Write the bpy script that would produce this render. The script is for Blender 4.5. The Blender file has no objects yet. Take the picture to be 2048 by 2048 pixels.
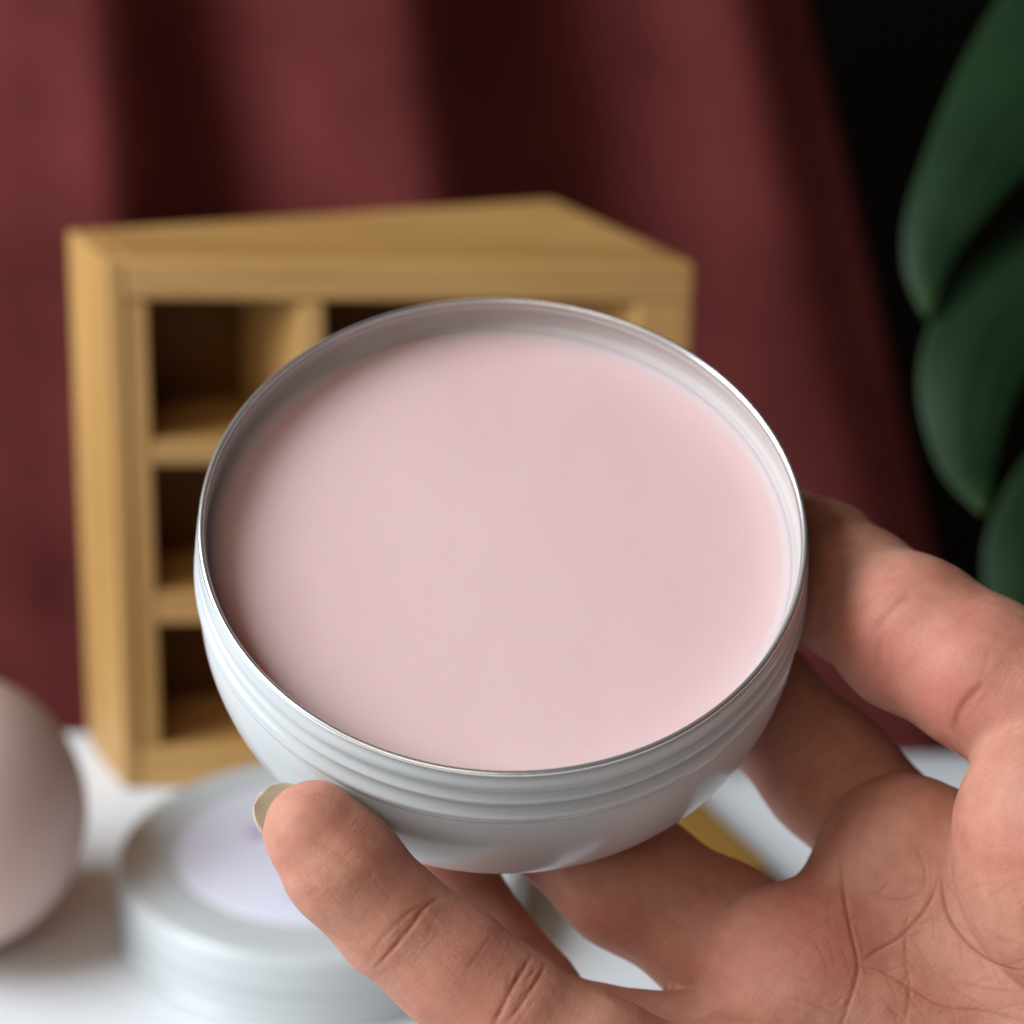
import bpy, bmesh, math, random
import numpy as np
from mathutils import Vector, Matrix, noise

S = bpy.context.scene
COL = S.collection
random.seed(4)

# ------------------------------------------------------------------ camera
FPX, PITCH, ROLL, CAM_H = 5350.0, 0.39442, 0.02469, 0.28566     # focal length for a 2048 pixel wide picture
cp, sp, cr, sr = math.cos(PITCH), math.sin(PITCH), math.cos(ROLL), math.sin(ROLL)
C0 = np.array([0.0, 0.0, CAM_H])
FW = np.array([0.0, cp, -sp]); UP0 = np.array([0.0, sp, cp]); RT0 = np.array([1.0, 0.0, 0.0])
RT = cr * RT0 + sr * UP0
UP = -sr * RT0 + cr * UP0
cam_d = bpy.data.cameras.new('camera')
cam = bpy.data.objects.new('camera', cam_d)
COL.objects.link(cam)
M = Matrix.Identity(4)
for i in range(3):
    M[i][0], M[i][1], M[i][2], M[i][3] = RT[i], UP[i], -FW[i], C0[i]
cam.matrix_world = M
cam_d.sensor_width = 36
cam_d.lens = 36 * FPX / 2048
cam_d.clip_start = 0.02
cam_d.clip_end = 30
cam_d.dof.use_dof = True
cam_d.dof.focus_distance = 0.337
cam_d.dof.aperture_fstop = 14.5
cam_d.dof.aperture_blades = 0
S.camera = cam

# ------------------------------------------------------------------ room light
W = bpy.data.worlds.new('World')
S.world = W
W.use_nodes = True
bg = W.node_tree.nodes['Background']
bg.inputs['Color'].default_value = (1.0, 0.50, 0.27, 1)
bg.inputs['Strength'].default_value = 0.02

def area(name, loc, target, sx, sy, power, color):
    l = bpy.data.lights.new(name, 'AREA')
    l.shape = 'RECTANGLE'; l.size = sx; l.size_y = sy
    l.energy = power; l.color = color
    o = bpy.data.objects.new(name, l)
    COL.objects.link(o)
    o.location = loc
    o.rotation_euler = (Vector(target) - Vector(loc)).to_track_quat('-Z', 'Y').to_euler()
    return o
area('window_light', (-0.98, 0.14, 0.82), (0.0, 0.36, 0.10), 0.8, 0.9, 26.0, (0.90, 0.96, 1.0))
area('room_light', (-0.36, -0.85, 0.98), (0.03, 0.34, 0.12), 0.8, 0.8, 5.0, (1.0, 0.84, 0.68))

S.view_settings.view_transform = 'Standard'
S.view_settings.look = 'None'
S.view_settings.exposure = 0.0
S.view_settings.gamma = 1.0
S.render.engine = 'CYCLES'
S.cycles.max_bounces = 10
S.cycles.use_denoising = True

# ------------------------------------------------------------------ helpers
def ray_dir(px, py):
    return FW + (px - 1024) / FPX * RT - (py - 1024) / FPX * UP
def on_z(px, py, z):
    d = ray_dir(px, py); t = (z - C0[2]) / d[2]
    return C0 + t * d
def on_y(px, py, y):
    d = ray_dir(px, py); t = (y - C0[1]) / d[1]
    return C0 + t * d
def at(px, py, depth):
    return C0 + depth * ray_dir(px, py)

def link(name, me, mats=(), parent=None, smooth=True):
    o = bpy.data.objects.new(name, me)
    COL.objects.link(o)
    for m in (mats if isinstance(mats, (list, tuple)) else [mats]):
        me.materials.append(m)
    if smooth:
        me.polygons.foreach_set('use_smooth', [True] * len(me.polygons))
    if parent is not None:
        o.parent = parent
    return o
def tag(o, label=None, cat=None, group=None, kind=None):
    if label: o['label'] = label
    if cat: o['category'] = cat
    if group: o['group'] = group
    if kind: o['kind'] = kind
    return o
def empty(name, loc, label, cat, group=None):
    o = bpy.data.objects.new(name, None)
    o.empty_display_size = 0.01
    COL.objects.link(o)
    o.location = loc
    return tag(o, label, cat, group)
def mesh_of(name, verts, faces):
    me = bpy.data.meshes.new(name)
    me.from_pydata([tuple(v) for v in verts], [], faces)
    me.update()
    return me
def prism(name, foot, z0, z1, mat, parent=None, bevel=0.0015, seg=3):
    """an upright board with the footprint `foot` (counter-clockwise corners)"""
    bm = bmesh.new()
    a = [bm.verts.new((p[0], p[1], z0)) for p in foot]
    b = [bm.verts.new((p[0], p[1], z1)) for p in foot]
    n = len(foot)
    bm.faces.new(a[::-1]); bm.faces.new(b)
    for i in range(n):
        bm.faces.new((a[i], a[(i + 1) % n], b[(i + 1) % n], b[i]))
    bmesh.ops.recalc_face_normals(bm, faces=bm.faces)
    if bevel:
        bmesh.ops.bevel(bm, geom=list(bm.edges), offset=bevel, segments=seg, profile=0.5, affect='EDGES')
    me = bpy.data.meshes.new(name)
    bm.to_mesh(me); bm.free()
    o = link(name, me, mat, parent, smooth=False)
    if parent is not None:
        o.location = -Vector(parent.location)
    return o
def lathe(name, prof, mat, parent=None, seg=192, closed=False):
    vs, fs = [], []
    n = len(prof)
    for i in range(seg):
        a = 2 * math.pi * i / seg
        ca, sa = math.cos(a), math.sin(a)
        for r, z in prof:
            vs.append((r * ca, r * sa, z))
    m = n if closed else n - 1
    for i in range(seg):
        j = (i + 1) % seg
        for k in range(m):
            l = (k + 1) % n
            fs.append((i * n + k, j * n + k, j * n + l, i * n + l))
    me = mesh_of(name, vs, fs)
    bm = bmesh.new(); bm.from_mesh(me)
    bmesh.ops.remove_doubles(bm, verts=bm.verts, dist=1e-7)
    bmesh.ops.recalc_face_normals(bm, faces=bm.faces)
    bm.to_mesh(me); bm.free()
    return link(name, me, mat, parent)
def smooth_prof(pts, sub=6):
    """Catmull-Rom through profile points"""
    p = [np.array(q, float) for q in pts]
    p = [2 * p[0] - p[1]] + p + [2 * p[-1] - p[-2]]
    out = []
    for i in range(1, len(p) - 2):
        for k in range(sub):
            t = k / sub
            a, b, c, d = p[i - 1], p[i], p[i + 1], p[i + 2]
            out.append(0.5 * (2 * b + (c - a) * t + (2 * a - 5 * b + 4 * c - d) * t * t + (3 * b - a - 3 * c + d) * t ** 3))
    out.append(p[-2])
    return [tuple(q) for q in out]

# ------------------------------------------------------------------ materials
def mat_new(name):
    m = bpy.data.materials.new(name)
    m.use_nodes = True
    nt = m.node_tree
    return m, nt, nt.nodes['Principled BSDF']
def N(nt, t, **kw):
    n = nt.nodes.new(t)
    for k, v in kw.items():
        if hasattr(n, k) and k not in n.inputs:
            setattr(n, k, v)
        else:
            n.inputs[k].default_value = v
    return n
def ramp(nt, stops):
    n = nt.nodes.new('ShaderNodeValToRGB')
    e = n.color_ramp.elements
    while len(e) > 1: e.remove(e[-1])
    e[0].position = stops[0][0]; e[0].color = (*stops[0][1], 1)
    for p, c in stops[1:]:
        x = e.new(p); x.color = (*c, 1)
    return n
def coords(nt, scale=(1, 1, 1), rot=(0, 0, 0), kind='Object'):
    tc = nt.nodes.new('ShaderNodeTexCoord')
    mp = nt.nodes.new('ShaderNodeMapping')
    mp.inputs['Scale'].default_value = scale
    mp.inputs['Rotation'].default_value = rot
    nt.links.new(tc.outputs[kind], mp.inputs['Vector'])
    return mp.outputs['Vector']

def simple_mat(name, c0, c1, rough, scale, bump=0.0, bscale=None, metal=0.0, sss=0.0, sss_scale=0.002, sss_radius=(1, .6, .5),
               coat=0.0, sheen=0.0, spec=0.5, stretch=(1, 1, 1), bdist=0.0005):
    m, nt, p = mat_new(name)
    v = coords(nt, stretch)
    nz = N(nt, 'ShaderNodeTexNoise', Scale=scale, Detail=5.0, Roughness=0.55)
    nt.links.new(v, nz.inputs['Vector'])
    r = ramp(nt, [(0.3, c0), (0.7, c1)])
    nt.links.new(nz.outputs['Fac'], r.inputs['Fac'])
    nt.links.new(r.outputs['Color'], p.inputs['Base Color'])
    p.inputs['Roughness'].default_value = rough
    p.inputs['Metallic'].default_value = metal
    p.inputs['Specular IOR Level'].default_value = spec
    p.inputs['Coat Weight'].default_value = coat
    p.inputs['Coat Roughness'].default_value = 0.15
    p.inputs['Sheen Weight'].default_value = sheen
    if sss:
        p.inputs['Subsurface Weight'].default_value = sss
        p.inputs['Subsurface Scale'].default_value = sss_scale
        p.inputs['Subsurface Radius'].default_value = sss_radius
    if bump:
        n2 = N(nt, 'ShaderNodeTexNoise', Scale=bscale or scale * 3, Detail=4.0)
        nt.links.new(v, n2.inputs['Vector'])
        b = N(nt, 'ShaderNodeBump', Strength=bump, Distance=bdist)
        nt.links.new(n2.outputs['Fac'], b.inputs['Height'])
        nt.links.new(b.outputs['Normal'], p.inputs['Normal'])
    return m

M_WHITE_TIN = simple_mat('white_lacquer', (.50, .525, .54), (.53, .555, .57), .30, 60, bump=.05, bscale=300, coat=.3, bdist=.0002)
M_LID = simple_mat('lid_lacquer', (.56, .60, .62), (.59, .63, .65), .34, 60, bump=.05, bscale=300, coat=.3, bdist=.0002)
M_TIN_INSIDE = simple_mat('tin_inside', (.47, .43, .42), (.52, .475, .465), .5, 80)
M_RIM = simple_mat('bare_aluminium', (.80, .80, .81), (.88, .88, .88), .27, 200, metal=.85)
M_BALM = simple_mat('pink_balm', (.755, .520, .526), (.81, .598, .606), .42, 20, bump=.3, bscale=60, stretch=(1, .45, 1), sss=.8, sss_scale=.007,
                    sss_radius=(1.0, .30, .18), spec=.42, bdist=.0008)
M_TABLE = simple_mat('white_table_paint', (.76, .79, .82), (.79, .82, .85), .38, 12, bump=.04, bscale=180)
M_WALL = simple_mat('unlit_wall', (.008, .006, .005), (.012, .009, .007), .9, 4, spec=.1)  # near-black: the darkness of the unlit wall is put into its colour
M_BALL = simple_mat('taupe_rubber', (.68, .485, .435), (.73, .53, .48), .62, 35, bump=.15, bscale=400, sss=.15, sss_scale=.002)

def wood_mat(name, rot, dark=(.345, .170, .048), light=(.585, .345, .12), spec=.4):
    m, nt, p = mat_new(name)
    v = coords(nt, (1, 1, 1), rot)
    mp = nt.nodes.new('ShaderNodeMapping')
    mp.inputs['Scale'].default_value = (14, 260, 260)
    nt.links.new(v, mp.inputs['Vector'])
    nz = N(nt, 'ShaderNodeTexNoise', Scale=1.0, Detail=6.0, Roughness=.6)
    nt.links.new(mp.outputs['Vector'], nz.inputs['Vector'])
    mp2 = nt.nodes.new('ShaderNodeMapping')
    mp2.inputs['Scale'].default_value = (9, 55, 55)
    nt.links.new(v, mp2.inputs['Vector'])
    n2 = N(nt, 'ShaderNodeTexNoise', Scale=1.0, Detail=3.0)
    nt.links.new(mp2.outputs['Vector'], n2.inputs['Vector'])
    mx = N(nt, 'ShaderNodeMath', operation='MULTIPLY_ADD')
    mx.inputs[1].default_value = .45
    nt.links.new(nz.outputs['Fac'], mx.inputs[0])
    m3 = N(nt, 'ShaderNodeMath', operation='MULTIPLY'); m3.inputs[1].default_value = .55
    nt.links.new(n2.outputs['Fac'], m3.inputs[0])
    nt.links.new(m3.outputs[0], mx.inputs[2])
    mid = tuple((a + b) / 2 for a, b in zip(dark, light))
    r = ramp(nt, [(.28, dark), (.5, mid), (.68, light)])
    nt.links.new(mx.outputs[0], r.inputs['Fac'])
    oi = N(nt, 'ShaderNodeObjectInfo')
    vr = N(nt, 'ShaderNodeMapRange'); nt.links.new(oi.outputs['Random'], vr.inputs['Value'])
    vr.inputs['To Min'].default_value = .88; vr.inputs['To Max'].default_value = 1.1
    hs = N(nt, 'ShaderNodeHueSaturation'); nt.links.new(vr.outputs[0], hs.inputs['Value'])
    nt.links.new(r.outputs['Color'], hs.inputs['Color'])
    nt.links.new(hs.outputs['Color'], p.inputs['Base Color'])
    p.inputs['Specular IOR Level'].default_value = spec
    p.inputs['Roughness'].default_value = .48
    b = N(nt, 'ShaderNodeBump', Strength=.15, Distance=.0003)
    nt.links.new(nz.outputs['Fac'], b.inputs['Height'])
    nt.links.new(b.outputs['Normal'], p.inputs['Normal'])
    return m
M_WOOD_H = wood_mat('bamboo_along', (0, 0, 0))
M_WOOD_V = wood_mat('bamboo_upright', (0, math.pi / 2, 0))
M_WOOD_SHADED = wood_mat('shaded_backing', (0, 0, 0), (.075, .030, .004), (.11, .046, .008), .08)  # back board darkened: the shade inside the compartments is put into its colour
M_WOOD_S = wood_mat('honey_wood', (0, 0, -.75), (.20, .10, .02), (.29, .155, .035))

def curtain_mat():
    m, nt, p = mat_new('maroon_cloth')
    v = coords(nt)
    nz = N(nt, 'ShaderNodeTexNoise', Scale=22.0, Detail=6.0)
    nt.links.new(v, nz.inputs['Vector'])
    r = ramp(nt, [(.3, (.098, .016, .014)), (.7, (.165, .031, .029))])
    nt.links.new(nz.outputs['Fac'], r.inputs['Fac'])
    nt.links.new(r.outputs['Color'], p.inputs['Base Color'])
    p.inputs['Roughness'].default_value = .85
    p.inputs['Specular IOR Level'].default_value = .15
    p.inputs['Sheen Weight'].default_value = .08
    p.inputs['Sheen Tint'].default_value = (.9, .45, .45, 1)
    w = N(nt, 'ShaderNodeTexNoise', Scale=900.0, Detail=2.0)
    nt.links.new(v, w.inputs['Vector'])
    b = N(nt, 'ShaderNodeBump', Strength=.4, Distance=.0005)
    nt.links.new(w.outputs['Fac'], b.inputs['Height'])
    nt.links.new(b.outputs['Normal'], p.inputs['Normal'])
    return m
M_CURTAIN = curtain_mat()

def leaf_mat():
    m, nt, p = mat_new('glossy_leaf')
    v = coords(nt)
    nz = N(nt, 'ShaderNodeTexNoise', Scale=40.0, Detail=4.0)
    nt.links.new(v, nz.inputs['Vector'])
    r = ramp(nt, [(.3, (.005, .021, .007)), (.7, (.009, .031, .010))])
    nt.links.new(nz.outputs['Fac'], r.inputs['Fac'])
    at_ = N(nt, 'ShaderNodeAttribute', attribute_name='edge')
    mx = N(nt, 'ShaderNodeMix', data_type='RGBA')
    nt.links.new(at_.outputs['Fac'], mx.inputs[0])
    nt.links.new(r.outputs['Color'], mx.inputs[6])
    mx.inputs[7].default_value = (.065, .13, .04, 1)
    nt.links.new(mx.outputs[2], p.inputs['Base Color'])
    p.inputs['Roughness'].default_value = .55
    p.inputs['Specular IOR Level'].default_value = .25
    return m
M_LEAF = leaf_mat()

def label_mat():
    m, nt, p = mat_new('lavender_label')
    tc = nt.nodes.new('ShaderNodeTexCoord')
    col = None
    prev = (.74, .74, .87, 1)
    base = N(nt, 'ShaderNodeRGB'); base.outputs[0].default_value = prev
    cur = base.outputs[0]
    for (x, y, rad, c) in LABEL_SPOTS:
        d = N(nt, 'ShaderNodeVectorMath', operation='DISTANCE')
        nt.links.new(tc.outputs['Object'], d.inputs[0])
        d.inputs[1].default_value = (x, y, LHT + .0001)
        mr = N(nt, 'ShaderNodeMapRange')
        mr.inputs['From Min'].default_value = rad * .6; mr.inputs['From Max'].default_value = rad
        mr.inputs['To Min'].default_value = 1; mr.inputs['To Max'].default_value = 0
        nt.links.new(d.outputs['Value'], mr.inputs['Value'])
        mx = N(nt, 'ShaderNodeMix', data_type='RGBA')
        nt.links.new(mr.outputs[0], mx.inputs[0])
        nt.links.new(cur, mx.inputs[6]); mx.inputs[7].default_value = (*c, 1)
        cur = mx.outputs[2]
    nt.links.new(cur, p.inputs['Base Color'])
    p.inputs['Roughness'].default_value = .5
    return m

def skin_mat():
    m, nt, p = mat_new('skin')
    L = nt.links.new
    v = coords(nt)
    n1 = N(nt, 'ShaderNodeTexNoise', Scale=95.0, Detail=5.0, Roughness=.6)
    n2 = N(nt, 'ShaderNodeTexNoise', Scale=420.0, Detail=4.0, Roughness=.6)
    L(v, n1.inputs['Vector']); L(v, n2.inputs['Vector'])
    r1 = ramp(nt, [(.25, (.575, .315, .225)), (.5, (.54, .255, .182)), (.75, (.49, .19, .138))])
    L(n1.outputs['Fac'], r1.inputs['Fac'])
    r2 = ramp(nt, [(.25, (.86, .82, .80)), (.75, (1.06, 1.05, 1.04))])
    L(n2.outputs['Fac'], r2.inputs['Fac'])
    mul = N(nt, 'ShaderNodeMix', data_type='RGBA', blend_type='MULTIPLY')
    mul.inputs[0].default_value = 1
    L(r1.outputs['Color'], mul.inputs[6]); L(r2.outputs['Color'], mul.inputs[7])
    blush = N(nt, 'ShaderNodeAttribute', attribute_name='blush')
    mb = N(nt, 'ShaderNodeMix', data_type='RGBA')
    mbf = N(nt, 'ShaderNodeMath', operation='MULTIPLY'); mbf.inputs[1].default_value = .75
    L(blush.outputs['Fac'], mbf.inputs[0]); L(mbf.outputs[0], mb.inputs[0])
    L(mul.outputs[2], mb.inputs[6]); mb.inputs[7].default_value = (.52, .165, .135, 1)
    cre = N(nt, 'ShaderNodeAttribute', attribute_name='crease')
    cf = N(nt, 'ShaderNodeMath', operation='MULTIPLY'); cf.inputs[1].default_value = .78
    L(cre.outputs['Fac'], cf.inputs[0])
    mc = N(nt, 'ShaderNodeMix', data_type='RGBA')
    L(cf.outputs[0], mc.inputs[0]); L(mb.outputs[2], mc.inputs[6]); mc.inputs[7].default_value = (.33, .095, .055, 1)
    p.inputs['Roughness'].default_value = .58
    p.inputs['Specular IOR Level'].default_value = .3
    p.inputs['Subsurface Weight'].default_value = .55
    p.inputs['Subsurface Scale'].default_value = .003
    p.inputs['Subsurface Radius'].default_value = (1.0, .30, .14)
    # relief: coordinates in mm along / around each finger are stored on the mesh
    fc = N(nt, 'ShaderNodeAttribute', attribute_name='skin_uv')
    def stretched(sx, sy, sz, scale, detail=3.0):
        mp = nt.nodes.new('ShaderNodeMapping'); mp.inputs['Scale'].default_value = (sx, sy, sz)
        L(fc.outputs['Vector'], mp.inputs['Vector'])
        n = N(nt, 'ShaderNodeTexNoise', Scale=scale, Detail=detail, Roughness=.55)
        L(mp.outputs['Vector'], n.inputs['Vector'])
        return n.outputs['Fac']
    a = stretched(.18, 2.6, 1, 1.0)      # fine lines running along the finger
    b = stretched(1.5, .22, 1, 1.0)      # lines across it
    vo = N(nt, 'ShaderNodeTexVoronoi', Scale=1500.0, feature='DISTANCE_TO_EDGE')
    L(v, vo.inputs['Vector'])
    vm = N(nt, 'ShaderNodeMath', operation='MINIMUM'); vm.inputs[1].default_value = .12
    L(vo.outputs['Distance'], vm.inputs[0])
    mk = N(nt, 'ShaderNodeTexNoise', Scale=150.0, Detail=3.0); L(v, mk.inputs['Vector'])
    mk2 = N(nt, 'ShaderNodeMapRange'); L(mk.outputs['Fac'], mk2.inputs['Value'])
    mk2.inputs['From Min'].default_value = .38; mk2.inputs['From Max'].default_value = .66; mk2.inputs['To Min'].default_value = .15
    def faded(x):
        c = N(nt, 'ShaderNodeMath', operation='SUBTRACT'); c.inputs[1].default_value = .5; L(x, c.inputs[0])
        d = N(nt, 'ShaderNodeMath', operation='MULTIPLY'); L(c.outputs[0], d.inputs[0]); L(mk2.outputs[0], d.inputs[1])
        e = N(nt, 'ShaderNodeMath', operation='ADD'); e.inputs[1].default_value = .5; L(d.outputs[0], e.inputs[0])
        return e.outputs[0]
    a, b = faded(a), faded(b)
    s1 = N(nt, 'ShaderNodeMath', operation='ADD'); L(a, s1.inputs[0]); L(b, s1.inputs[1])
    s2 = N(nt, 'ShaderNodeMath', operation='MULTIPLY_ADD'); s2.inputs[1].default_value = 1.6
    L(vm.outputs[0], s2.inputs[0]); L(s1.outputs[0], s2.inputs[2])
    rl = ramp(nt, [(.28, (.90, .87, .86)), (.52, (1, 1, 1)), (.78, (1.05, 1.045, 1.04))])
    hf = N(nt, 'ShaderNodeMath', operation='MULTIPLY'); hf.inputs[1].default_value = .5
    L(s1.outputs[0], hf.inputs[0]); L(hf.outputs[0], rl.inputs['Fac'])
    fin = N(nt, 'ShaderNodeMix', data_type='RGBA', blend_type='MULTIPLY'); fin.inputs[0].default_value = 1
    L(mc.outputs[2], fin.inputs[6]); L(rl.outputs['Color'], fin.inputs[7])
    L(fin.outputs[2], p.inputs['Base Color'])
    bp = N(nt, 'ShaderNodeBump', Strength=.45, Distance=.00022)
    L(s2.outputs[0], bp.inputs['Height'])
    L(bp.outputs['Normal'], p.inputs['Normal'])
    return m
M_SKIN = skin_mat()

def nail_mat():
    m, nt, p = mat_new('fingernail')
    v = coords(nt)
    nz = N(nt, 'ShaderNodeTexNoise', Scale=300.0, Detail=3.0)
    nt.links.new(v, nz.inputs['Vector'])
    r = ramp(nt, [(.3, (.43, .395, .285)), (.7, (.49, .45, .34))])
    nt.links.new(nz.outputs['Fac'], r.inputs['Fac'])
    nt.links.new(r.outputs['Color'], p.inputs['Base Color'])
    p.inputs['Roughness'].default_value = .4
    p.inputs['Subsurface Weight'].default_value = .3
    p.inputs['Subsurface Scale'].default_value = .001
    return m
M_NAIL = nail_mat()

# ------------------------------------------------------------------ setting
wall = link('wall', mesh_of('wall', [(-4, 2.6, -2), (4, 2.6, -2), (4, 2.6, 3), (-4, 2.6, 3)], [(0, 1, 2, 3)]), M_WALL, smooth=False)
tag(wall, kind='structure')

tb = empty('table', (0, .2, 0), 'white painted tabletop under the bamboo box and the loose lid', 'table')
prism('tabletop', [(-.75, -.35), (.75, -.35), (.75, .549), (-.75, .549)], -.028, 0, M_TABLE, tb, bevel=.002)

# curtain: hanging cloth in deep folds, its right edge drawn aside
def curtain():
    # (x at the top of the picture, forward offset) of fold crests and valleys
    keys = [(-.62, .00), (-.52, .05), (-.42, 0), (-.33, .055), (-.245, .0), (-.121, .060), (-.094, .006), (-.030, .062), (.020, .0), (.066, .050), (.079, .034)]
    kx = np.array([k[0] for k in keys]); ko = np.array([k[1] for k in keys])
    ns, nz_ = 420, 120
    fx = np.linspace(kx[0] - .05, kx[-1] + .05, 1600)
    fo = np.interp(fx, kx, ko)
    ker = np.exp(-(np.arange(-90, 91) * (fx[1] - fx[0]) / .0085) ** 2 / 2); ker /= ker.sum()
    fo = np.convolve(np.pad(fo, 90, 'edge'), ker, 'valid')
    vs, fs = [], []
    z0, z1 = -.42, .55
    for j in range(nz_ + 1):
        z = z1 + (z0 - z1) * j / nz_
        for i in range(ns + 1):
            s = kx[0] + (kx[-1] - kx[0]) * i / ns
            off = float(np.interp(s + .006 * math.sin(7 * z + 5 * s), fx, fo))
            fan = np.interp(s, [-.62, -.3, -.1, 0, .079], [-.02, .0, .05, .11, .30])
            x = s + fan * (.135 - z)
            off = off * (1.0 + .25 * math.sin(3.1 * z + 9 * s)) + .019 * noise.noise(Vector((s * 13, z * 4.0, .3))) + .004 * noise.noise(Vector((s * 34, z * 8, 4)))
            vs.append((x, .80 - off, z))
    for j in range(nz_):
        for i in range(ns):
            a = j * (ns + 1) + i
            fs.append((a, a + ns + 1, a + ns + 2, a + 1))
    o = link('curtain', mesh_of('curtain', vs, fs), M_CURTAIN)
    md = o.modifiers.new('thickness', 'SOLIDIFY'); md.thickness = .0015
    return tag(o, 'maroon cloth curtain hanging in deep folds behind the table', 'curtain')
curtain()

# ------------------------------------------------------------------ bamboo box
BH = .1220
FL, FR, BR, BL = [on_z(*c, BH)[:2] for c in ((207, 520), (1391, 525), (1105, 395), (133, 460))]
def box():
    root = empty('storage_box', (float(FL[0]), float(FL[1]), 0), 'small bamboo box with open compartments standing behind the tin', 'storage box')
    ex = (FR - FL) / np.linalg.norm(FR - FL)
    ey = np.array([-ex[1], ex[0]])
    wid = np.linalg.norm(FR - FL)
    dl = BL - FL; dr = BR - FR
    def f(s, d=0.0):        # point s along the front, d (0..1) of the way to the back
        t = s / wid
        return FL + ex * s + d * (dl * (1 - t) + dr * t)
    def s_of(px, py):       # where a picture position falls on the front plane
        d = ray_dir(px, py)
        nrm = np.array([ey[0], ey[1], 0.0])
        P = C0 + d * (nrm @ (np.array([FL[0], FL[1], 0]) - C0)) / (nrm @ d)
        return (P[:2] - FL) @ ex, P[2]
    xl = s_of(300, 650)[0]; xr = s_of(1275, 650)[0]
    xd0 = s_of(603, 640)[0]; xd1 = s_of(655, 640)[0]
    zt = s_of(450, 602)[1]; zb = s_of(330, 1497)[1]
    z1a, z1b = s_of(340, 884)[1], s_of(340, 935)[1]
    z2a, z2b = s_of(340, 1188)[1], s_of(340, 1252)[1]
    xl0 = xl * .98; 
    xs = xl * .46
    prism('side_board', [f(0), f(xs), f(xs, 1), f(0, 1)], .0002, BH, M_WOOD_V, root, bevel=.0009)
    prism('side_board', [f(xr), f(wid), f(wid, .994), f(xr, .994)], .0002, zt - .0001, M_WOOD_V, root, bevel=.0009)
    prism('top_board', [f(xs + .0001, .003), f(wid), f(wid, .997), f(xs + .0001, .997)], zt, BH - .0001, M_WOOD_H, root, bevel=.0010)
    prism('bottom_board', [f(xs + .0001, .003), f(xr - .0001, .003), f(xr - .0001, .994), f(xs + .0001, .994)], .0003, zb, M_WOOD_H, root, bevel=.0008)
    prism('inner_post', [f(xs + .0001, .03), f(xl, .03), f(xl, .93), f(xs + .0001, .93)], zb + .0002, zt - .0002, M_WOOD_V, root, bevel=.0008)
    prism('back_board', [f(xl, .93), f(xr, .93), f(xr, .985), f(xl, .985)], zb + .0002, zt - .0002, M_WOOD_SHADED, root, bevel=0)
    for a, b in ((z1b, z1a), (z2b, z2a)):
        prism('shelf', [f(xl + .0001, .03), f(xr - .0001, .03), f(xr - .0001, .925), f(xl + .0001, .925)], a, b, M_WOOD_H, root, bevel=.0010)
    for a, b in ((zb, z2b), (z2a, z1b), (z1a, zt)):
        prism('divider', [f(xd0, .025), f(xd1, .025), f(xd1, .92), f(xd0, .92)], a + .0002, b - .0002, M_WOOD_V, root, bevel=.0010)
    return root
box()

# ------------------------------------------------------------------ lid on the table
LX, LY, LHT = -.0368, .4700, .0155
LABEL_SPOTS = []
for px, py, rad, c in ((513, 1666, .0026, (.50, .32, .62)), (585, 1790, .0018, (.48, .50, .74))):
    q = on_z(px, py, LHT)
    LABEL_SPOTS.append((q[0] - LX, q[1] - LY, rad, c))
M_LABEL = label_mat()
def lid():
    root = empty('tin_lid', (LX, LY, 0), 'white screw lid with a pale lavender round label lying on the table', 'lid')
    h = LHT
    prof = smooth_prof([(.0400, .0002), (.0415, .0004), (.0418, .0013), (.0412, .0021)], 4) \
         + smooth_prof([(.0411, .0026), (.0414, .0040), (.0410, .0056), (.0410, .0066), (.0414, .0082), (.0412, .0098), (.0410, .0118), (.0408, h - .0024), (.0402, h - .0010), (.0390, h - .0004), (.0360, h - .0002)], 6) \
         + [(.0300, h - .0001), (.0, h - .0001)]
    inner = [(.0, h - .0013), (.036, h - .0013), (.0396, h - .0030), (.0398, .0020)]
    lathe('cap', prof + inner, M_LID, root, closed=True)
    lb = lathe('label', [(0, h + .0001), (.0287, h + .0001), (.0289, h), (.0289, h - .00015)], M_LABEL, root)
    return root
lid()

# ------------------------------------------------------------------ round taupe ball
BP = on_z(-112, 1625, .0278)
def ball():
    R = .0278
    pr = []
    for i in range(49):
        a = -math.pi / 2 + math.pi * i / 48
        z = R * math.sin(a)
        pr.append((max(R * math.cos(a) * (1 - .008 * math.sin(a)), 0), max(z, -R * .992) + R * .992))
    o = lathe('round_ornament', pr, M_BALL, seg=128)
    o.location = (BP[0], BP[1], 0.0002)
    tag(o, 'smooth taupe ball-shaped ornament at the left on the white table', 'ornament')
ball()

# wooden block glimpsed between the fingers
def block():
    a = on_z(1452, 1690, 0); b = on_z(1543, 1776, 0)
    d = (b - a)[:2]; d /= np.linalg.norm(d); nrm = np.array([d[1], -d[0]])
    if nrm[0] > 0: nrm = -nrm
    c = a[:2]
    root = empty('wooden_block', (float(c[0]), float(c[1]), 0), 'small honey coloured wooden block on the table glimpsed between the fingers', 'block')
    P = lambda s, t: c + d * s + nrm * t
    prism('block_body', [P(-.028, .001), P(.022, .001), P(.022, .013), P(-.028, .013)], .0003, .007, M_WOOD_S, root, bevel=.0015)
block()

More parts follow.
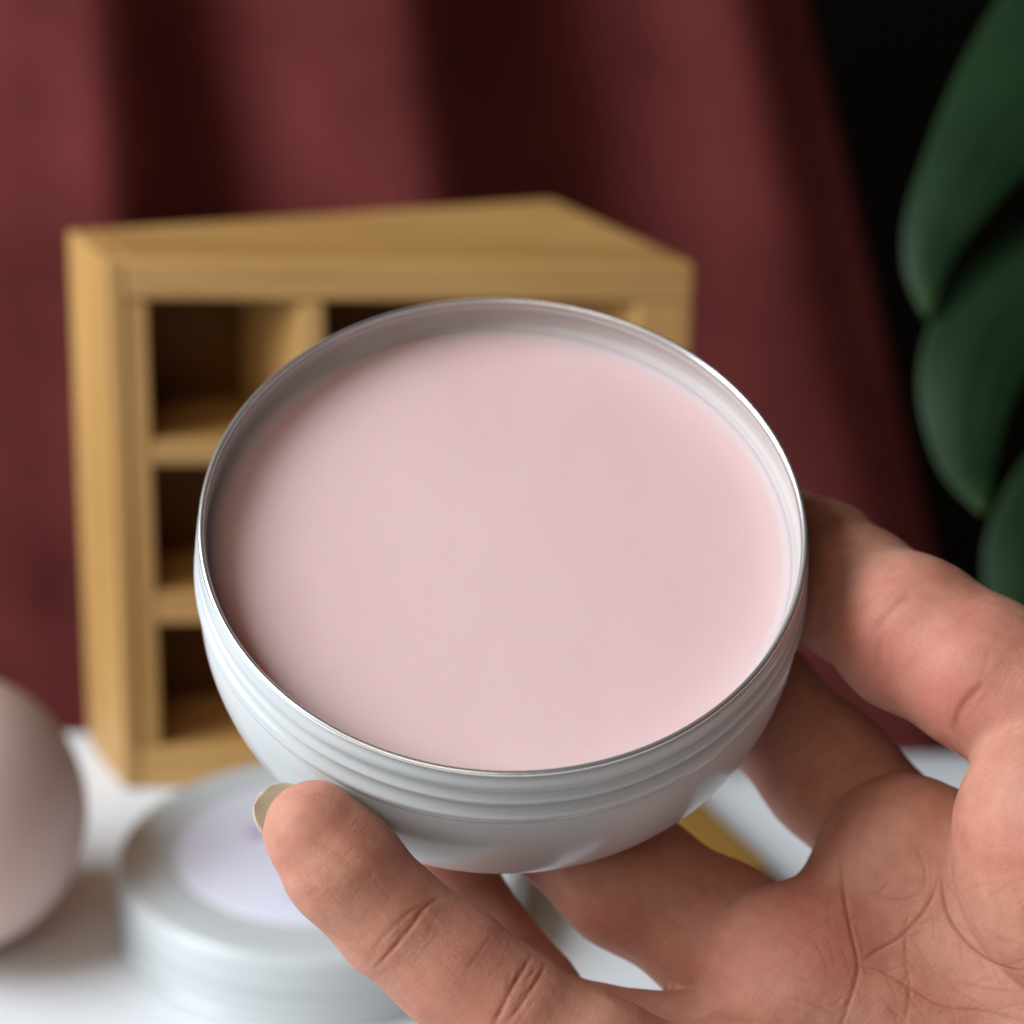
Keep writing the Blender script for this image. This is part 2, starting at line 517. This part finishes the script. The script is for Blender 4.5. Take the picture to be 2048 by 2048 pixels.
# ------------------------------------------------------------------ plant
def leaf(left, right, parent, bulge=.003, rib_at=.62):
    """a leaf between its two margins (both given from base to tip), arched across and creased along the midrib"""
    def res(c, n):
        q = np.array(smooth_prof([tuple(p) for p in c], 10))
        l = np.concatenate([[0], np.cumsum(np.linalg.norm(np.diff(q, axis=0), axis=1))]); l /= l[-1]
        return np.stack([np.interp(np.linspace(0, 1, n), l, q[:, k]) for k in range(3)], 1)
    n, m = 60, 24
    A, B = res(left, n), res(right, n)
    vs, fs, ed = [], [], []
    for i in range(n):
        t = i / (n - 1)
        a, b = A[i], B[i]
        nor = np.cross(b - a, A[min(i + 1, n - 1)] - A[max(i - 1, 0)] + B[min(i + 1, n - 1)] - B[max(i - 1, 0)])
        nor /= (np.linalg.norm(nor) + 1e-9)
        if nor @ (C0 - a) < 0: nor = -nor
        w = np.linalg.norm(b - a)
        for k in range(m + 1):
            u = k / m
            h = bulge * math.sin(math.pi * u) * min(1, w / .03) - .0003 * math.exp(-((u - rib_at) / .05) ** 2) * min(1, w / .02)
            vs.append(a + (b - a) * u + nor * h)
            ed.append(max(0, 1 - min(u, 1 - u) / .03) * .25 + max(0, (t - .9) / .1) ** 2 * .55)
    for i in range(n - 1):
        for k in range(m):
            q = i * (m + 1) + k
            fs.append((q, q + 1, q + m + 2, q + m + 1))
    me = mesh_of('leaf', vs, fs)
    atr = me.attributes.new('edge', 'FLOAT', 'POINT')
    atr.data.foreach_set('value', np.clip(ed, 0, 1).astype(np.float32))
    o = link('leaf', me, M_LEAF, parent)
    md = o.modifiers.new('thickness', 'SOLIDIFY'); md.thickness = .0006
    o.location = -Vector(parent.location)
    return o
def plant():
    base = Vector((.20, .62, -.02))
    root = empty('houseplant', base, 'houseplant with broad glossy dark green leaves hanging in at the right', 'plant')
    T = lambda c: [at(*p) for p in c]
    leaf(T([(2330, -420, .612), (2150, -200, .598), (2040, -60, .587), (1960, 70, .577), (1900, 190, .567), (1850, 320, .558), (1812, 440, .551), (1812, 545, .547), (1850, 634, .545)]),
         T([(2480, -150, .59), (2400, 20, .578), (2270, 170, .568), (2140, 275, .56), (2048, 350, .555), (1975, 428, .55), (1925, 490, .548), (1884, 562, .546), (1855, 636, .545)]), root)
    leaf(T([(2380, 230, .585), (2250, 310, .576), (2120, 400, .566), (1990, 490, .557), (1892, 595, .55), (1846, 700, .543), (1842, 815, .538), (1884, 945, .534), (1960, 1026, .532)]),
         T([(2470, 480, .568), (2360, 540, .56), (2230, 600, .553), (2120, 672, .546), (2048, 760, .541), (2010, 845, .537), (1990, 922, .535), (1978, 985, .533), (1966, 1029, .532)]), root)
    leaf(T([(2350, 640, .592), (2250, 740, .582), (2130, 835, .572), (2048, 925, .565), (1998, 1010, .56), (1972, 1090, .557), (1970, 1170, .555), (1990, 1290, .552), (2040, 1400, .55)]),
         T([(2480, 880, .58), (2380, 950, .573), (2270, 1030, .566), (2190, 1115, .56), (2135, 1210, .556), (2095, 1290, .553), (2062, 1360, .551), (2044, 1402, .55)]), root)
    # the stem that carries them, just outside the picture
    pts = [at(2400, -400, .605), at(2440, -60, .60), at(2430, 380, .578), at(2420, 760, .588), at(2420, 1200, .60), at(2400, 1800, .60)]
    vs, fs = [], []
    sp_ = [np.array(q) for q in smooth_prof(pts, 6)]
    for p in sp_:
        for k in range(10):
            a = 2 * math.pi * k / 10
            vs.append(p + .003 * np.array([math.cos(a), math.sin(a), 0]))
    for i in range(len(sp_) - 1):
        for k in range(10):
            fs.append((i * 10 + k, i * 10 + (k + 1) % 10, (i + 1) * 10 + (k + 1) % 10, (i + 1) * 10 + k))
    st = link('stem', mesh_of('stem', vs, fs), M_LEAF, root); st.location = -base
plant()

# ------------------------------------------------------------------ the tin
TC = np.array([-.0010, .3233, .1504])                   # middle of the rim
TN = np.array([.0234, -.5425, 1.0]); TN /= np.linalg.norm(TN)
TOUT = [(.0396, -.0012), (.0395, -.0015), (.0400, -.0021), (.0403, -.0030), (.0402, -.0040), (.0397, -.0046), (.0400, -.0051), (.0406, -.0058),
        (.0404, -.0066), (.0396, -.0073), (.0401, -.0080), (.0409, -.0089), (.0408, -.0100), (.0402, -.0110), (.0399, -.0115), (.0402, -.0122),
        (.0405, -.0145), (.0404, -.0178), (.0398, -.0215), (.0387, -.0252), (.0368, -.0286), (.0340, -.0311), (.0310, -.0326), (.0285, -.0333), (.0262, -.0335)]
TBOT = -.0292
def tin():
    root = empty('balm_tin', TC, 'open white tin of pink balm held up on the fingertips', 'tin')
    root.rotation_euler = Vector(TN).to_track_quat('Z', 'Y').to_euler()
    out = smooth_prof(TOUT, 6)
    bottom = [(.0255, -.0331), (.0245, -.0322), (.0, -.0322)]
    inside = [(.0, -.0305), (.024, -.0305), (.034, -.0275), (.0374, -.0220), (.0385, -.0150)]
    body = lathe('body', out + bottom + inside + smooth_prof([(.0388, -.0125), (.0389, -.0100)], 3), M_WHITE_TIN, root, seg=256)
    inner = smooth_prof([(.0389, -.0100), (.0386, -.0083), (.0380, -.0071), (.0379, -.0064), (.0385, -.0055), (.0394, -.0050), (.0396, -.0040), (.0395, -.0030), (.0390, -.0018), (.0391, -.0010)], 6)
    lathe('inner_wall', inner, M_TIN_INSIDE, root, seg=256)
    rim = []
    for k in range(16):
        a = 2 * math.pi * k / 16
        rim.append((.0396 + .00042 * math.cos(a), -.0008 + .00042 * math.sin(a)))
    lathe('rim', rim, M_RIM, root, seg=256, closed=True)
    zc = -.0064
    lathe('balm', [(0, zc), (.012, zc), (.024, zc + .00002), (.033, zc + .00010), (.0368, zc + .00030), (.0381, zc + .0006), (.03865, zc + .0010), (.0390, zc + .0004)], M_BALM, root, seg=256)
    return root
tin()

# ------------------------------------------------------------------ the hand (camera-aligned millimetres: x right, y down, z away)
def P(px, py, d):
    return np.array([(px - 1024) / FPX * d, (py - 1024) / FPX * d, d], np.float32)
def cam_mm(w):
    d = (np.asarray(w) - C0) * 1000
    return np.array([d @ RT, -(d @ UP), d @ FW])
def cam_dir(w):
    return np.array([w @ RT, -(w @ UP), w @ FW])
T_C = cam_mm(TC).astype(np.float32); T_N = cam_dir(TN).astype(np.float32)
_pz = np.array([-q[1] * 1000 for q in TOUT], np.float32); _pr = np.array([q[0] * 1000 for q in TOUT], np.float32)
_pz = np.concatenate([[-.5], _pz]); _pr = np.concatenate([[39.8], _pr])
def sd_tin(X):
    v = X - T_C
    h = -(v @ T_N)
    r = np.sqrt(np.maximum((v * v).sum(-1) - h * h, 1e-6))
    # wall of revolution, roughly corrected for its slope
    rr = np.interp(h, _pz, _pr)
    slope = np.interp(h, [12, 17, 22, 26, 30, 33.5], [1, .99, .95, .85, .58, .3])
    side = (r - rr) * slope
    return np.maximum(np.maximum(side, h - 33.5), -h).astype(np.float32)
def cone(X, a, b, ra, rb):
    ba = b - a
    l2 = float(ba @ ba)
    t = np.clip(((X - a) @ ba) / l2, 0, 1)
    d = X - a - t[..., None] * ba
    return np.sqrt((d * d).sum(-1)) - (ra + (rb - ra) * t)
def ell(X, c, axes, rad):
    """ellipsoid; axes rows = unit directions"""
    v = (X - c) @ np.asarray(axes, np.float32).T
    r = np.asarray(rad, np.float32)
    k0 = np.sqrt(((v / r) ** 2).sum(-1)); k1 = np.sqrt(((v / (r * r)) ** 2).sum(-1)) + 1e-6
    return k0 * (k0 - 1.0) / k1
def smin(a, b, k):
    h = np.maximum(k - np.abs(a - b), 0) / k
    return np.minimum(a, b) - h * h * k * .25

FING = {
    'pinky': [(628, 1662, 334, 6.35), (690, 1738, 334.5, 6.8), (790, 1845, 335.5, 6.75), (905, 1935, 336, 7.25), (1015, 2022, 336, 7.4), (1190, 2130, 336, 8.1), (1440, 2240, 340, 9.6)],
    'ring': [(850, 1640, 366.8, 7.2), (905, 1815, 369, 7.7), (1048, 2008, 363, 8.2), (1098, 2072, 355, 8.2), (1290, 2115, 352, 8.5), (1520, 2120, 352, 9.6)],
    'middle': [(930, 1420, 381.5, 7.4), (1060, 1600, 373.5, 8.4), (1255, 1756, 366.5, 9.2), (1450, 1880, 361, 9.6), (1640, 1985, 358, 9.8)],
    'index': [(1230, 1190, 395, 7.3), (1400, 1295, 390.5, 8.2), (1510, 1398, 385, 8.5), (1660, 1548, 377, 8.9), (1810, 1700, 368, 9.4)],
    'thumb': [(1572, 1092, 388, 8.5), (1640, 1133, 379, 8.8), (1708, 1188, 368, 8.9), (1823, 1268, 357, 9.9), (1970, 1352, 350, 9.7), (2110, 1440, 347, 10.4), (2330, 1760, 345, 13.5)],
}
FN = {k: [(P(*q[:3]), q[3]) for q in v] for k, v in FING.items()}
PALM = [  # metacarpals
    ((1800, 1700, 357, 10.0), (2450, 2150, 350, 13.5)),
    ((1640, 1960, 353, 10.5), (2430, 2300, 350, 13.5)),
    ((1560, 2110, 350, 10.2), (2420, 2420, 350, 13.5)),
    ((1500, 2250, 344, 10.5), (2400, 2560, 348, 13.5)),
]
WRIST = [((2500, 2320, 350, 21), (3200, 2620, 352, 23)), ((3200, 2620, 352, 23), (4300, 3060, 356, 27))]
def sd_fingers(X):
    out = {}
    for nme, ch in FN.items():
        d = None
        for (a, ra), (b, rb) in zip(ch[:-1], ch[1:]):
            c = cone(X, a, b, ra, rb)
            d = c if d is None else smin(d, c, 1.2 if nme == 'ring' else 3.5)
        out[nme] = d
    return out
I3 = np.eye(3)
def sd_palm(X):
    d = None
    for (a, b) in PALM:
        c = cone(X, P(*a[:3]), P(*b[:3]), a[3], b[3])
        d = c if d is None else smin(d, c, 9)
    for a, b in WRIST:
        d = smin(d, cone(X, P(*a[:3]), P(*b[:3]), a[3], b[3]), 14)
    # pads below the fingers and the hypothenar edge
    d = smin(d, ell(X, P(1575, 1922, 352.0), I3, (11.4, 10.2, 8.2)), 5)
    d = smin(d, ell(X, P(1826, 1766, 357.8), rot_axes(-.35), (13.5, 11.0, 7.6)), 6)
    d = smin(d, ell(X, P(1470, 2200, 339.5), I3, (10.5, 9.0, 8)), 5)
    d = smin(d, cone(X, P(1520, 2290, 342), P(2300, 2560, 346), 10.5, 14.5), 8)
    th = ell(X, P(2112, 1690, 340.5), rot_axes(-.12), (13.2, 16.2, 13.5))
    heel = cone(X, P(2230, 1830, 343), P(2520, 2200, 347), 13.0, 18.0)       # the thumb ball runs on into the wrist
    base = cone(X, P(2190, 1560, 345), P(2420, 1960, 346), 10.5, 15.0)       # and into the root of the thumb
    th = smin(smin(th, heel, 12), base, 7)
    side = smin(d, heel, 14)
    return np.minimum(smin(d, th, 1.6), side)
def rot_axes(a):
    c, s = math.cos(a), math.sin(a)
    return np.array([[c, s, 0], [-s, c, 0], [0, 0, 1]])
def sd_hand(X):
    X = X.astype(np.float32)
    p = sd_palm(X)
    f = sd_fingers(X)
    d = p
    for nme, k in (('index', 2.0), ('middle', 2.0), ('ring', 2.5), ('pinky', 5.0), ('thumb', 1.6)):
        d = np.minimum(d, smin(p, f[nme], k))
    # flesh gives way where it presses on the tin
    t = .06 - sd_tin(X)
    return -smin(-d, -t, .8)

def surface_nets(f, org, h):
    s = f < 0
    nx, ny, nz = f.shape
    corner = [(i, j, k) for i in (0, 1) for j in (0, 1) for k in (0, 1)]
    cs = sum(s[i:nx - 1 + i, j:ny - 1 + j, k:nz - 1 + k].astype(np.int8) for i, j, k in corner)
    act = (cs > 0) & (cs < 8)
    idx = -np.ones(act.shape, np.int64)
    cells = np.argwhere(act)
    idx[act] = np.arange(len(cells))
    acc = np.zeros((len(cells), 3)); cnt = np.zeros(len(cells))
    vals = {c: f[cells[:, 0] + c[0], cells[:, 1] + c[1], cells[:, 2] + c[2]] for c in corner}
    for a in corner:
        for ax in range(3):
            if a[ax] == 0:
                b = list(a); b[ax] = 1; b = tuple(b)
                va, vb = vals[a], vals[b]
                m = (va < 0) != (vb < 0)
                t = np.where(m, va / np.where(m, va - vb, 1), 0)
                pt = np.tile(np.array(a, float), (len(cells), 1)); pt[:, ax] += t
                acc[m] += pt[m]; cnt[m] += 1
    V = (cells + acc / cnt[:, None]) * h + org
    Q = []
    for ax in range(3):
        o1, o2 = [(1, 2), (2, 0), (0, 1)][ax]
        sl0 = [slice(1, -1)] * 3; sl0[ax] = slice(0, -1)
        sl1 = list(sl0); sl1[ax] = slice(1, None)
        a, b = s[tuple(sl0)], s[tuple(sl1)]
        for flip, m in ((False, a & ~b), (True, ~a & b)):
            e = np.argwhere(m)
            off = np.array([1, 1, 1]); off[ax] = 0
            e = e + off
            d1 = np.zeros(3, int); d1[o1] = 1
            d2 = np.zeros(3, int); d2[o2] = 1
            q = np.stack([idx[tuple((e - d1 - d2).T)], idx[tuple((e - d2).T)], idx[tuple(e.T)], idx[tuple((e - d1).T)]], 1)
            Q.append(q[:, ::-1] if flip else q)
    return V, np.concatenate(Q)

def subdivide(V, Q):
    """one step of midpoint subdivision of a quad mesh"""
    n = len(V)
    E = np.stack([Q, np.roll(Q, -1, 1)], -1).reshape(-1, 2)
    Es = np.sort(E, 1)
    U, inv = np.unique(Es[:, 0] * n + Es[:, 1], return_inverse=True)
    em = .5 * (V[U // n] + V[U % n])
    fm = V[Q].mean(1)
    ei = n + inv.reshape(-1, 4)
    fi = n + len(U) + np.arange(len(Q))
    NQ = np.concatenate([np.stack([Q[:, k], ei[:, k], fi, ei[:, k - 1]], 1) for k in range(4)])
    return np.concatenate([V, em, fm]), NQ

def grad(fun, X, e=.25):
    k = np.array([[1, -1, -1], [-1, -1, 1], [-1, 1, -1], [1, 1, 1]], np.float32)
    g = sum(kk * fun(X + e * kk)[:, None] for kk in k)
    return g / (np.linalg.norm(g, axis=1, keepdims=True) + 1e-9)

# creases: picture positions of the lines of this hand, dropped onto the skin; (points, width mm, depth mm)
CREASES = [
    ([(745, 1940), (766, 1918), (811, 1866), (850, 1815), (880, 1793)], .62, .34),
    ([(732, 1915), (765, 1875), (800, 1840), (850, 1803)], .5, .14),
    ([(985, 2052), (1018, 1986), (1045, 1940), (1064, 1908)], .62, .30),
    ([(1008, 2052), (1040, 2010), (1076, 1957), (1092, 1925)], .58, .26),
    ([(930, 1950), (955, 1910), (985, 1868)], .5, .10),
    ([(590, 1672), (640, 1690), (690, 1716)], .35, .07),
    ([(1679, 1716), (1687, 1786), (1703, 1869), (1716, 1931), (1708, 1973), (1687, 2035), (1675, 2075)], .6, .30),
    ([(1716, 1935), (1745, 1906), (1799, 1873), (1836, 1836), (1861, 1799), (1878, 1750)], .55, .27),
    ([(1724, 1931), (1766, 1944), (1828, 1981), (1890, 2014), (1973, 2022), (2070, 2050)], .5, .20),
    ([(1815, 1828), (1811, 1911), (1819, 1993), (1800, 2070)], .42, .16),
    ([(1881, 1745), (1894, 1828), (1935, 1888), (1993, 1929), (2060, 1945)], .55, .30),
    ([(1745, 1268), (1777, 1225), (1821, 1183)], 1.3, .15),
    ([(1752, 1340), (1758, 1290), (1775, 1255)], 1.3, .10),
    ([(1905, 1462), (1925, 1410), (1970, 1362)], 1.2, .24),
    ([(1600, 1860), (1640, 1900), (1660, 1960)], .5, .10),
    ([(1560, 1990), (1630, 2010), (1690, 2040)], .5, .12),
    ([(1740, 1780), (1790, 1800), (1850, 1785)], .5, .12),
    ([(1900, 1960), (1960, 1975), (2040, 1985)], .5, .10),
    ([(1960, 1700), (2000, 1690), (2048, 1700)], .4, .06),
    ([(1830, 1690), (1850, 1740), (1845, 1790)], .5, .14),
    ([(1760, 1990), (1790, 2030), (1795, 2060)], .5, .12),
]
rng = np.random.default_rng(7)
for _ in range(64):      # the fine net of lines on palm and thumb ball
    x0, y0 = rng.uniform(1560, 2048), rng.uniform(1760, 2048)
    a = rng.choice([-.5, .35, 1.1]) + rng.normal(0, .25); l = rng.uniform(40, 120)
    CREASES.append(([(x0, y0), (x0 + l * .5 * math.cos(a) + rng.normal(0, 5), y0 + l * .5 * math.sin(a) + rng.normal(0, 5)), (x0 + l * math.cos(a), y0 + l * math.sin(a))], .36, rng.uniform(.04, .10)))
for c, w, d in list(CREASES[6:11]):      # small branches leaving the main lines of the palm
    for _ in range(7):
        k = rng.integers(0, len(c) - 1); t = rng.uniform(0, 1)
        x0 = c[k][0] + (c[k + 1][0] - c[k][0]) * t; y0 = c[k][1] + (c[k + 1][1] - c[k][1]) * t
        a = math.atan2(c[k + 1][1] - c[k][1], c[k + 1][0] - c[k][0]) + rng.choice([-1, 1]) * rng.uniform(.25, .7)
        l = rng.uniform(25, 75)
        CREASES.append(([(x0 - 8 * math.cos(a), y0 - 8 * math.sin(a)), (x0 + l * .5 * math.cos(a) + rng.normal(0, 3), y0 + l * .5 * math.sin(a) + rng.normal(0, 3)), (x0 + l * math.cos(a), y0 + l * math.sin(a))], .34, rng.uniform(.06, .13)))
for (x0, y0, x1, y1) in ((745, 1940, 880, 1793), (985, 2052, 1064, 1908), (1008, 2052, 1092, 1925)):      # the fan of small folds at the joints of the little finger
    for _ in range(8):
        t = rng.uniform(.02, .8); o = rng.normal(0, 13); a = math.atan2(y1 - y0, x1 - x0) + rng.normal(0, .16)
        px_, py_ = x0 + (x1 - x0) * t - o * math.sin(a), y0 + (y1 - y0) * t + o * math.cos(a)
        l = rng.uniform(35, 80)
        CREASES.append(([(px_ - l * .5 * math.cos(a), py_ - l * .5 * math.sin(a)), (px_ + rng.normal(0, 3), py_ + rng.normal(0, 3)), (px_ + l * .5 * math.cos(a), py_ + l * .5 * math.sin(a))], .36, rng.uniform(.05, .13)))
for _ in range(24):      # short lines across the thumb and the little finger
    t = rng.uniform(0, 1)
    x0, y0 = (1770 + 250 * t + rng.normal(0, 30), 1270 + 130 * t + rng.normal(0, 40))
    a = rng.normal(1.95, .25); l = rng.uniform(40, 110)
    CREASES.append(([(x0 - l * .5 * math.cos(a), y0 - l * .5 * math.sin(a)), (x0 + l * .5 * math.cos(a), y0 + l * .5 * math.sin(a))], .6, rng.uniform(.015, .04)))
for _ in range(30):
    t = rng.uniform(0, 1)
    x0, y0 = (700 + 420 * t + rng.normal(0, 25), 1750 + 330 * t + rng.normal(0, 25))
    a = rng.choice([.72, 2.2]) + rng.normal(0, .12); l = rng.uniform(40, 110)
    CREASES.append(([(x0 - l * .5 * math.cos(a), y0 - l * .5 * math.sin(a)), (x0 + l * .5 * math.cos(a), y0 + l * .5 * math.sin(a))], .3, rng.uniform(.025, .06)))

def drop_lines():
    lines = []
    pts, own = [], []
    for i, (c, w, d) in enumerate(CREASES):
        c = np.array(c, float)
        seg = np.concatenate([[0], np.cumsum(np.linalg.norm(np.diff(c, axis=0), axis=1))])
        n = max(3, int(seg[-1] / 6))
        s = np.linspace(0, seg[-1], n)
        q = np.array(smooth_prof([tuple(k) for k in c], 8)) if len(c) > 2 else c
        sg = np.concatenate([[0], np.cumsum(np.linalg.norm(np.diff(q, axis=0), axis=1))])
        s = np.linspace(0, sg[-1], n)
        pts.append(np.stack([np.interp(s, sg, q[:, 0]), np.interp(s, sg, q[:, 1])], 1)); own += [(i, k / (n - 1)) for k in range(n)]
    pp = np.concatenate(pts)
    dirs = np.stack([(pp[:, 0] - 1024) / FPX, (pp[:, 1] - 1024) / FPX, np.ones(len(pp))], 1).astype(np.float32)
    z = np.full(len(pp), 300.0, np.float32)
    for _ in range(60):
        z += np.minimum(sd_hand(dirs * z[:, None]) * .8, 6)
    hit = (np.abs(sd_hand(dirs * z[:, None])) < .3) & (z < 400)
    X = dirs * z[:, None]
    own = np.array(own)
    return [(X[(own[:, 0] == i) & hit], own[(own[:, 0] == i) & hit, 1], CREASES[i][1], CREASES[i][2]) for i in range(len(CREASES))]

def build_hand():
    h = 1.1
    lo = np.array([-38., -10., 300.]); hi = np.array([150., 132., 412.])
    nn = np.ceil((hi - lo) / h).astype(int)
    gx, gy, gz = [(lo[i] + h * np.arange(nn[i])).astype(np.float32) for i in range(3)]
    F = np.empty(nn, np.float32)
    for i in range(0, nn[0], 24):
        G = np.stack(np.meshgrid(gx[i:i + 24], gy, gz, indexing='ij'), -1)
        F[i:i + 24] = sd_hand(G.reshape(-1, 3)).reshape(G.shape[:3])
    F[0], F[-1], F[:, 0], F[:, -1], F[:, :, 0], F[:, :, -1] = 1, 1, 1, 1, 1, 1
    V, Q = surface_nets(F, lo, h)
    def in_view(V):
        return V[:, 2]
    def project(V, it):
        for _ in range(it):
            g = grad(sd_hand, V.astype(np.float32))
            d = sd_hand(V.astype(np.float32))
            inside = (V > lo + 1.5 * h).all(1) & (V < hi - 2.5 * h).all(1)
            V = V - np.where(inside, np.clip(d, -.8, .8), 0)[:, None] * g
        return V
    V = project(V, 2)
    V, Q = subdivide(V, Q); V = project(V, 1)
    V, Q = subdivide(V, Q); V = project(V, 1)
    E = np.unique(np.sort(np.stack([Q, np.roll(Q, -1, 1)], -1).reshape(-1, 2), 1), axis=0)
    deg = np.bincount(E.ravel(), minlength=len(V))[:, None]
    for _ in range(5):      # ease the valleys where fingers meet
        acc = np.stack([np.bincount(E[:, 0], V[E[:, 1], k], len(V)) + np.bincount(E[:, 1], V[E[:, 0], k], len(V)) for k in range(3)], 1)
        V = V + .5 * (acc / deg - V)
    Vf = V.astype(np.float32)
    nrm = grad(sd_hand, Vf, .7)
    # creases
    disp = np.zeros(len(V), np.float32); cre = np.zeros(len(V), np.float32)
    for X, t, w, dep in drop_lines():
        if len(X) < 2: continue
        b0, b1 = X.min(0) - 3.2 * w, X.max(0) + 3.2 * w
        sel = np.where(((Vf > b0) & (Vf < b1)).all(1))[0]
        if not len(sel): continue
        best = np.full(len(sel), 1e9, np.float32); tb = np.zeros(len(sel), np.float32)
        for a, b, ta, tb_ in zip(X[:-1], X[1:], t[:-1], t[1:]):
            if np.linalg.norm(b - a) > 3: continue
            ba = b - a
            u = np.clip(((Vf[sel] - a) @ ba) / (ba @ ba + 1e-9), 0, 1)
            dd = np.linalg.norm(Vf[sel] - a - u[:, None] * ba, axis=1)
            m = dd < best
            best[m] = dd[m]; tb[m] = (ta + (tb_ - ta) * u)[m]
        env = np.clip(np.minimum(tb, 1 - tb) * 5, 0, 1) ** .7
        g = np.exp(-(best / (w * .42)) ** 2) * env
        disp[sel] += -dep * .62 * g
        cre[sel] = np.maximum(cre[sel], g * min(1, dep / .30))
    # the coordinates along and around the fingers, for the fine relief
    uv = np.zeros((len(V), 3), np.float32); best = np.full(len(V), 1e9, np.float32)
    names = list(FN) + ['palm']
    chains = [[c[0] for c in FN[k]] for k in FN]
    for ci, ch in enumerate(chains):
        L = 0.0
        for a, b in zip(ch[:-1], ch[1:]):
            ba = b - a; l = float(np.linalg.norm(ba)); ax = ba / l
            t = ((Vf - a) @ ax)
            tc = np.clip(t, 0, l)
            d = Vf - a - tc[:, None] * ax
            dist = np.linalg.norm(d, axis=1)
            e1 = np.cross(ax, [0, 0, 1.0]); e1 /= np.linalg.norm(e1); e2 = np.cross(ax, e1)
            m = dist < best
            ang = np.arctan2(d @ e1, d @ e2)
            best[m] = dist[m]
            uv[m, 0] = (L + t)[m]; uv[m, 1] = (ang * 8.0)[m]; uv[m, 2] = ci * 13.0
            L += l
    # palm: lines follow the metacarpals
    pal = best > 11.5
    ax = P(2450, 2150, 350) - P(1800, 1700, 357); ax = ax / np.linalg.norm(ax)
    e1 = np.cross(ax, [0, 0, 1.0]); e1 /= np.linalg.norm(e1)
    uv[pal, 0] = (Vf @ ax)[pal]; uv[pal, 1] = (Vf @ e1)[pal]; uv[pal, 2] = 90
    # low-frequency unevenness of flesh
    f1 = np.sin(Vf[:, 0] * .55 + 1.3 * np.sin(Vf[:, 1] * .41)) * np.sin(Vf[:, 1] * .62 + 1.1 * np.sin(Vf[:, 2] * .5) + .5)
    f2 = np.sin(Vf[:, 0] * 1.3 + Vf[:, 2] * .9) * np.sin(Vf[:, 1] * 1.25 - Vf[:, 2] * .7 + 1.7)
    disp += .05 * f1 + .02 * f2
    # redder at finger joints and pads
    blush = np.zeros(len(V), np.float32)
    for (px, py, d, r, a) in ((860, 1700, 322, 7, .8), (1010, 2000, 320, 8, .5), (1760, 1300, 345, 9, .8), (1880, 1380, 342, 10, .7), (1500, 1900, 342, 8, .5), (1650, 1880, 345, 10, .5), (640, 1690, 317, 6, .5), (1930, 1620, 330, 8, .35)):
        blush = np.maximum(blush, a * np.exp(-(np.linalg.norm(Vf - P(px, py, d), axis=1) / r) ** 2))
    V = V + nrm * disp[:, None]
    Wd = C0 + (V[:, :1] * RT - V[:, 1:2] * UP + V[:, 2:3] * FW) / 1000.0
    org = C0 + .350 * ray_dir(2000, 1900)
    Wd = Wd - org
    me = bpy.data.meshes.new('hand')
    me.vertices.add(len(Wd)); me.vertices.foreach_set('co', Wd.astype(np.float32).ravel())
    me.loops.add(len(Q) * 4); me.loops.foreach_set('vertex_index', Q.astype(np.int32).ravel())
    me.polygons.add(len(Q)); me.polygons.foreach_set('loop_start', (np.arange(len(Q)) * 4).astype(np.int32))
    me.update(calc_edges=True)
    me.validate()
    for nme, val in (('crease', cre), ('blush', blush)):
        a = me.attributes.new(nme, 'FLOAT', 'POINT'); a.data.foreach_set('value', val.astype(np.float32))
    a = me.attributes.new('skin_uv', 'FLOAT_VECTOR', 'POINT'); a.data.foreach_set('vector', uv.ravel())
    o = link('hand', me, M_SKIN)
    o.location = org
    tag(o, 'open left hand with bent fingers holding the white tin from below', 'hand')
    # direction of faces
    c = Wd.mean(0)
    print('HAND verts', len(V), 'quads', len(Q))
    return o
hand = build_hand()
for k, ch in FN.items():
    print('TIN GAP', k, [round(float(sd_tin(c[None])[0] - r), 2) for c, r in ch])

def fingernail():
    (t0, r0), (t1, r1) = FN['pinky'][0], FN['pinky'][1]
    a = np.array([-.78, -.62, .10]); a = a / np.linalg.norm(a)
    back = np.array([-.22, .18, .95]); back -= a * (back @ a); back /= np.linalg.norm(back)   # the dorsal side, away from the camera
    side = np.cross(a, back)
    nu, nv = 18, 24
    vs, fs = [], []
    for j in range(nv + 1):
        v = j / nv
        s = -5.0 + 13.8 * v                    # mm along the finger from the tip centre
        wv = 3.9 * min(1, .75 + v) * math.sqrt(max(0, 1 - max(0, (v - .62) / .38) ** 2.4))
        for i in range(nu + 1):
            u = -1 + 2 * i / nu
            x = u * max(wv, .05)
            dz = r0 * .80 - .06 * x * x - .010 * max(0, s) ** 2
            vs.append(t0 + a * s + side * x + back * dz)
    for j in range(nv):
        for i in range(nu):
            q = j * (nu + 1) + i
            fs.append((q, q + 1, q + nu + 2, q + nu + 1))
    vs = np.array(vs)
    Wd = C0 + (vs[:, :1] * RT - vs[:, 1:2] * UP + vs[:, 2:3] * FW) / 1000.0 - np.array(hand.location)
    o = link('fingernail', mesh_of('fingernail', Wd, fs), M_NAIL, hand)
    md = o.modifiers.new('thickness', 'SOLIDIFY'); md.thickness = .00035; md.offset = 0
fingernail()
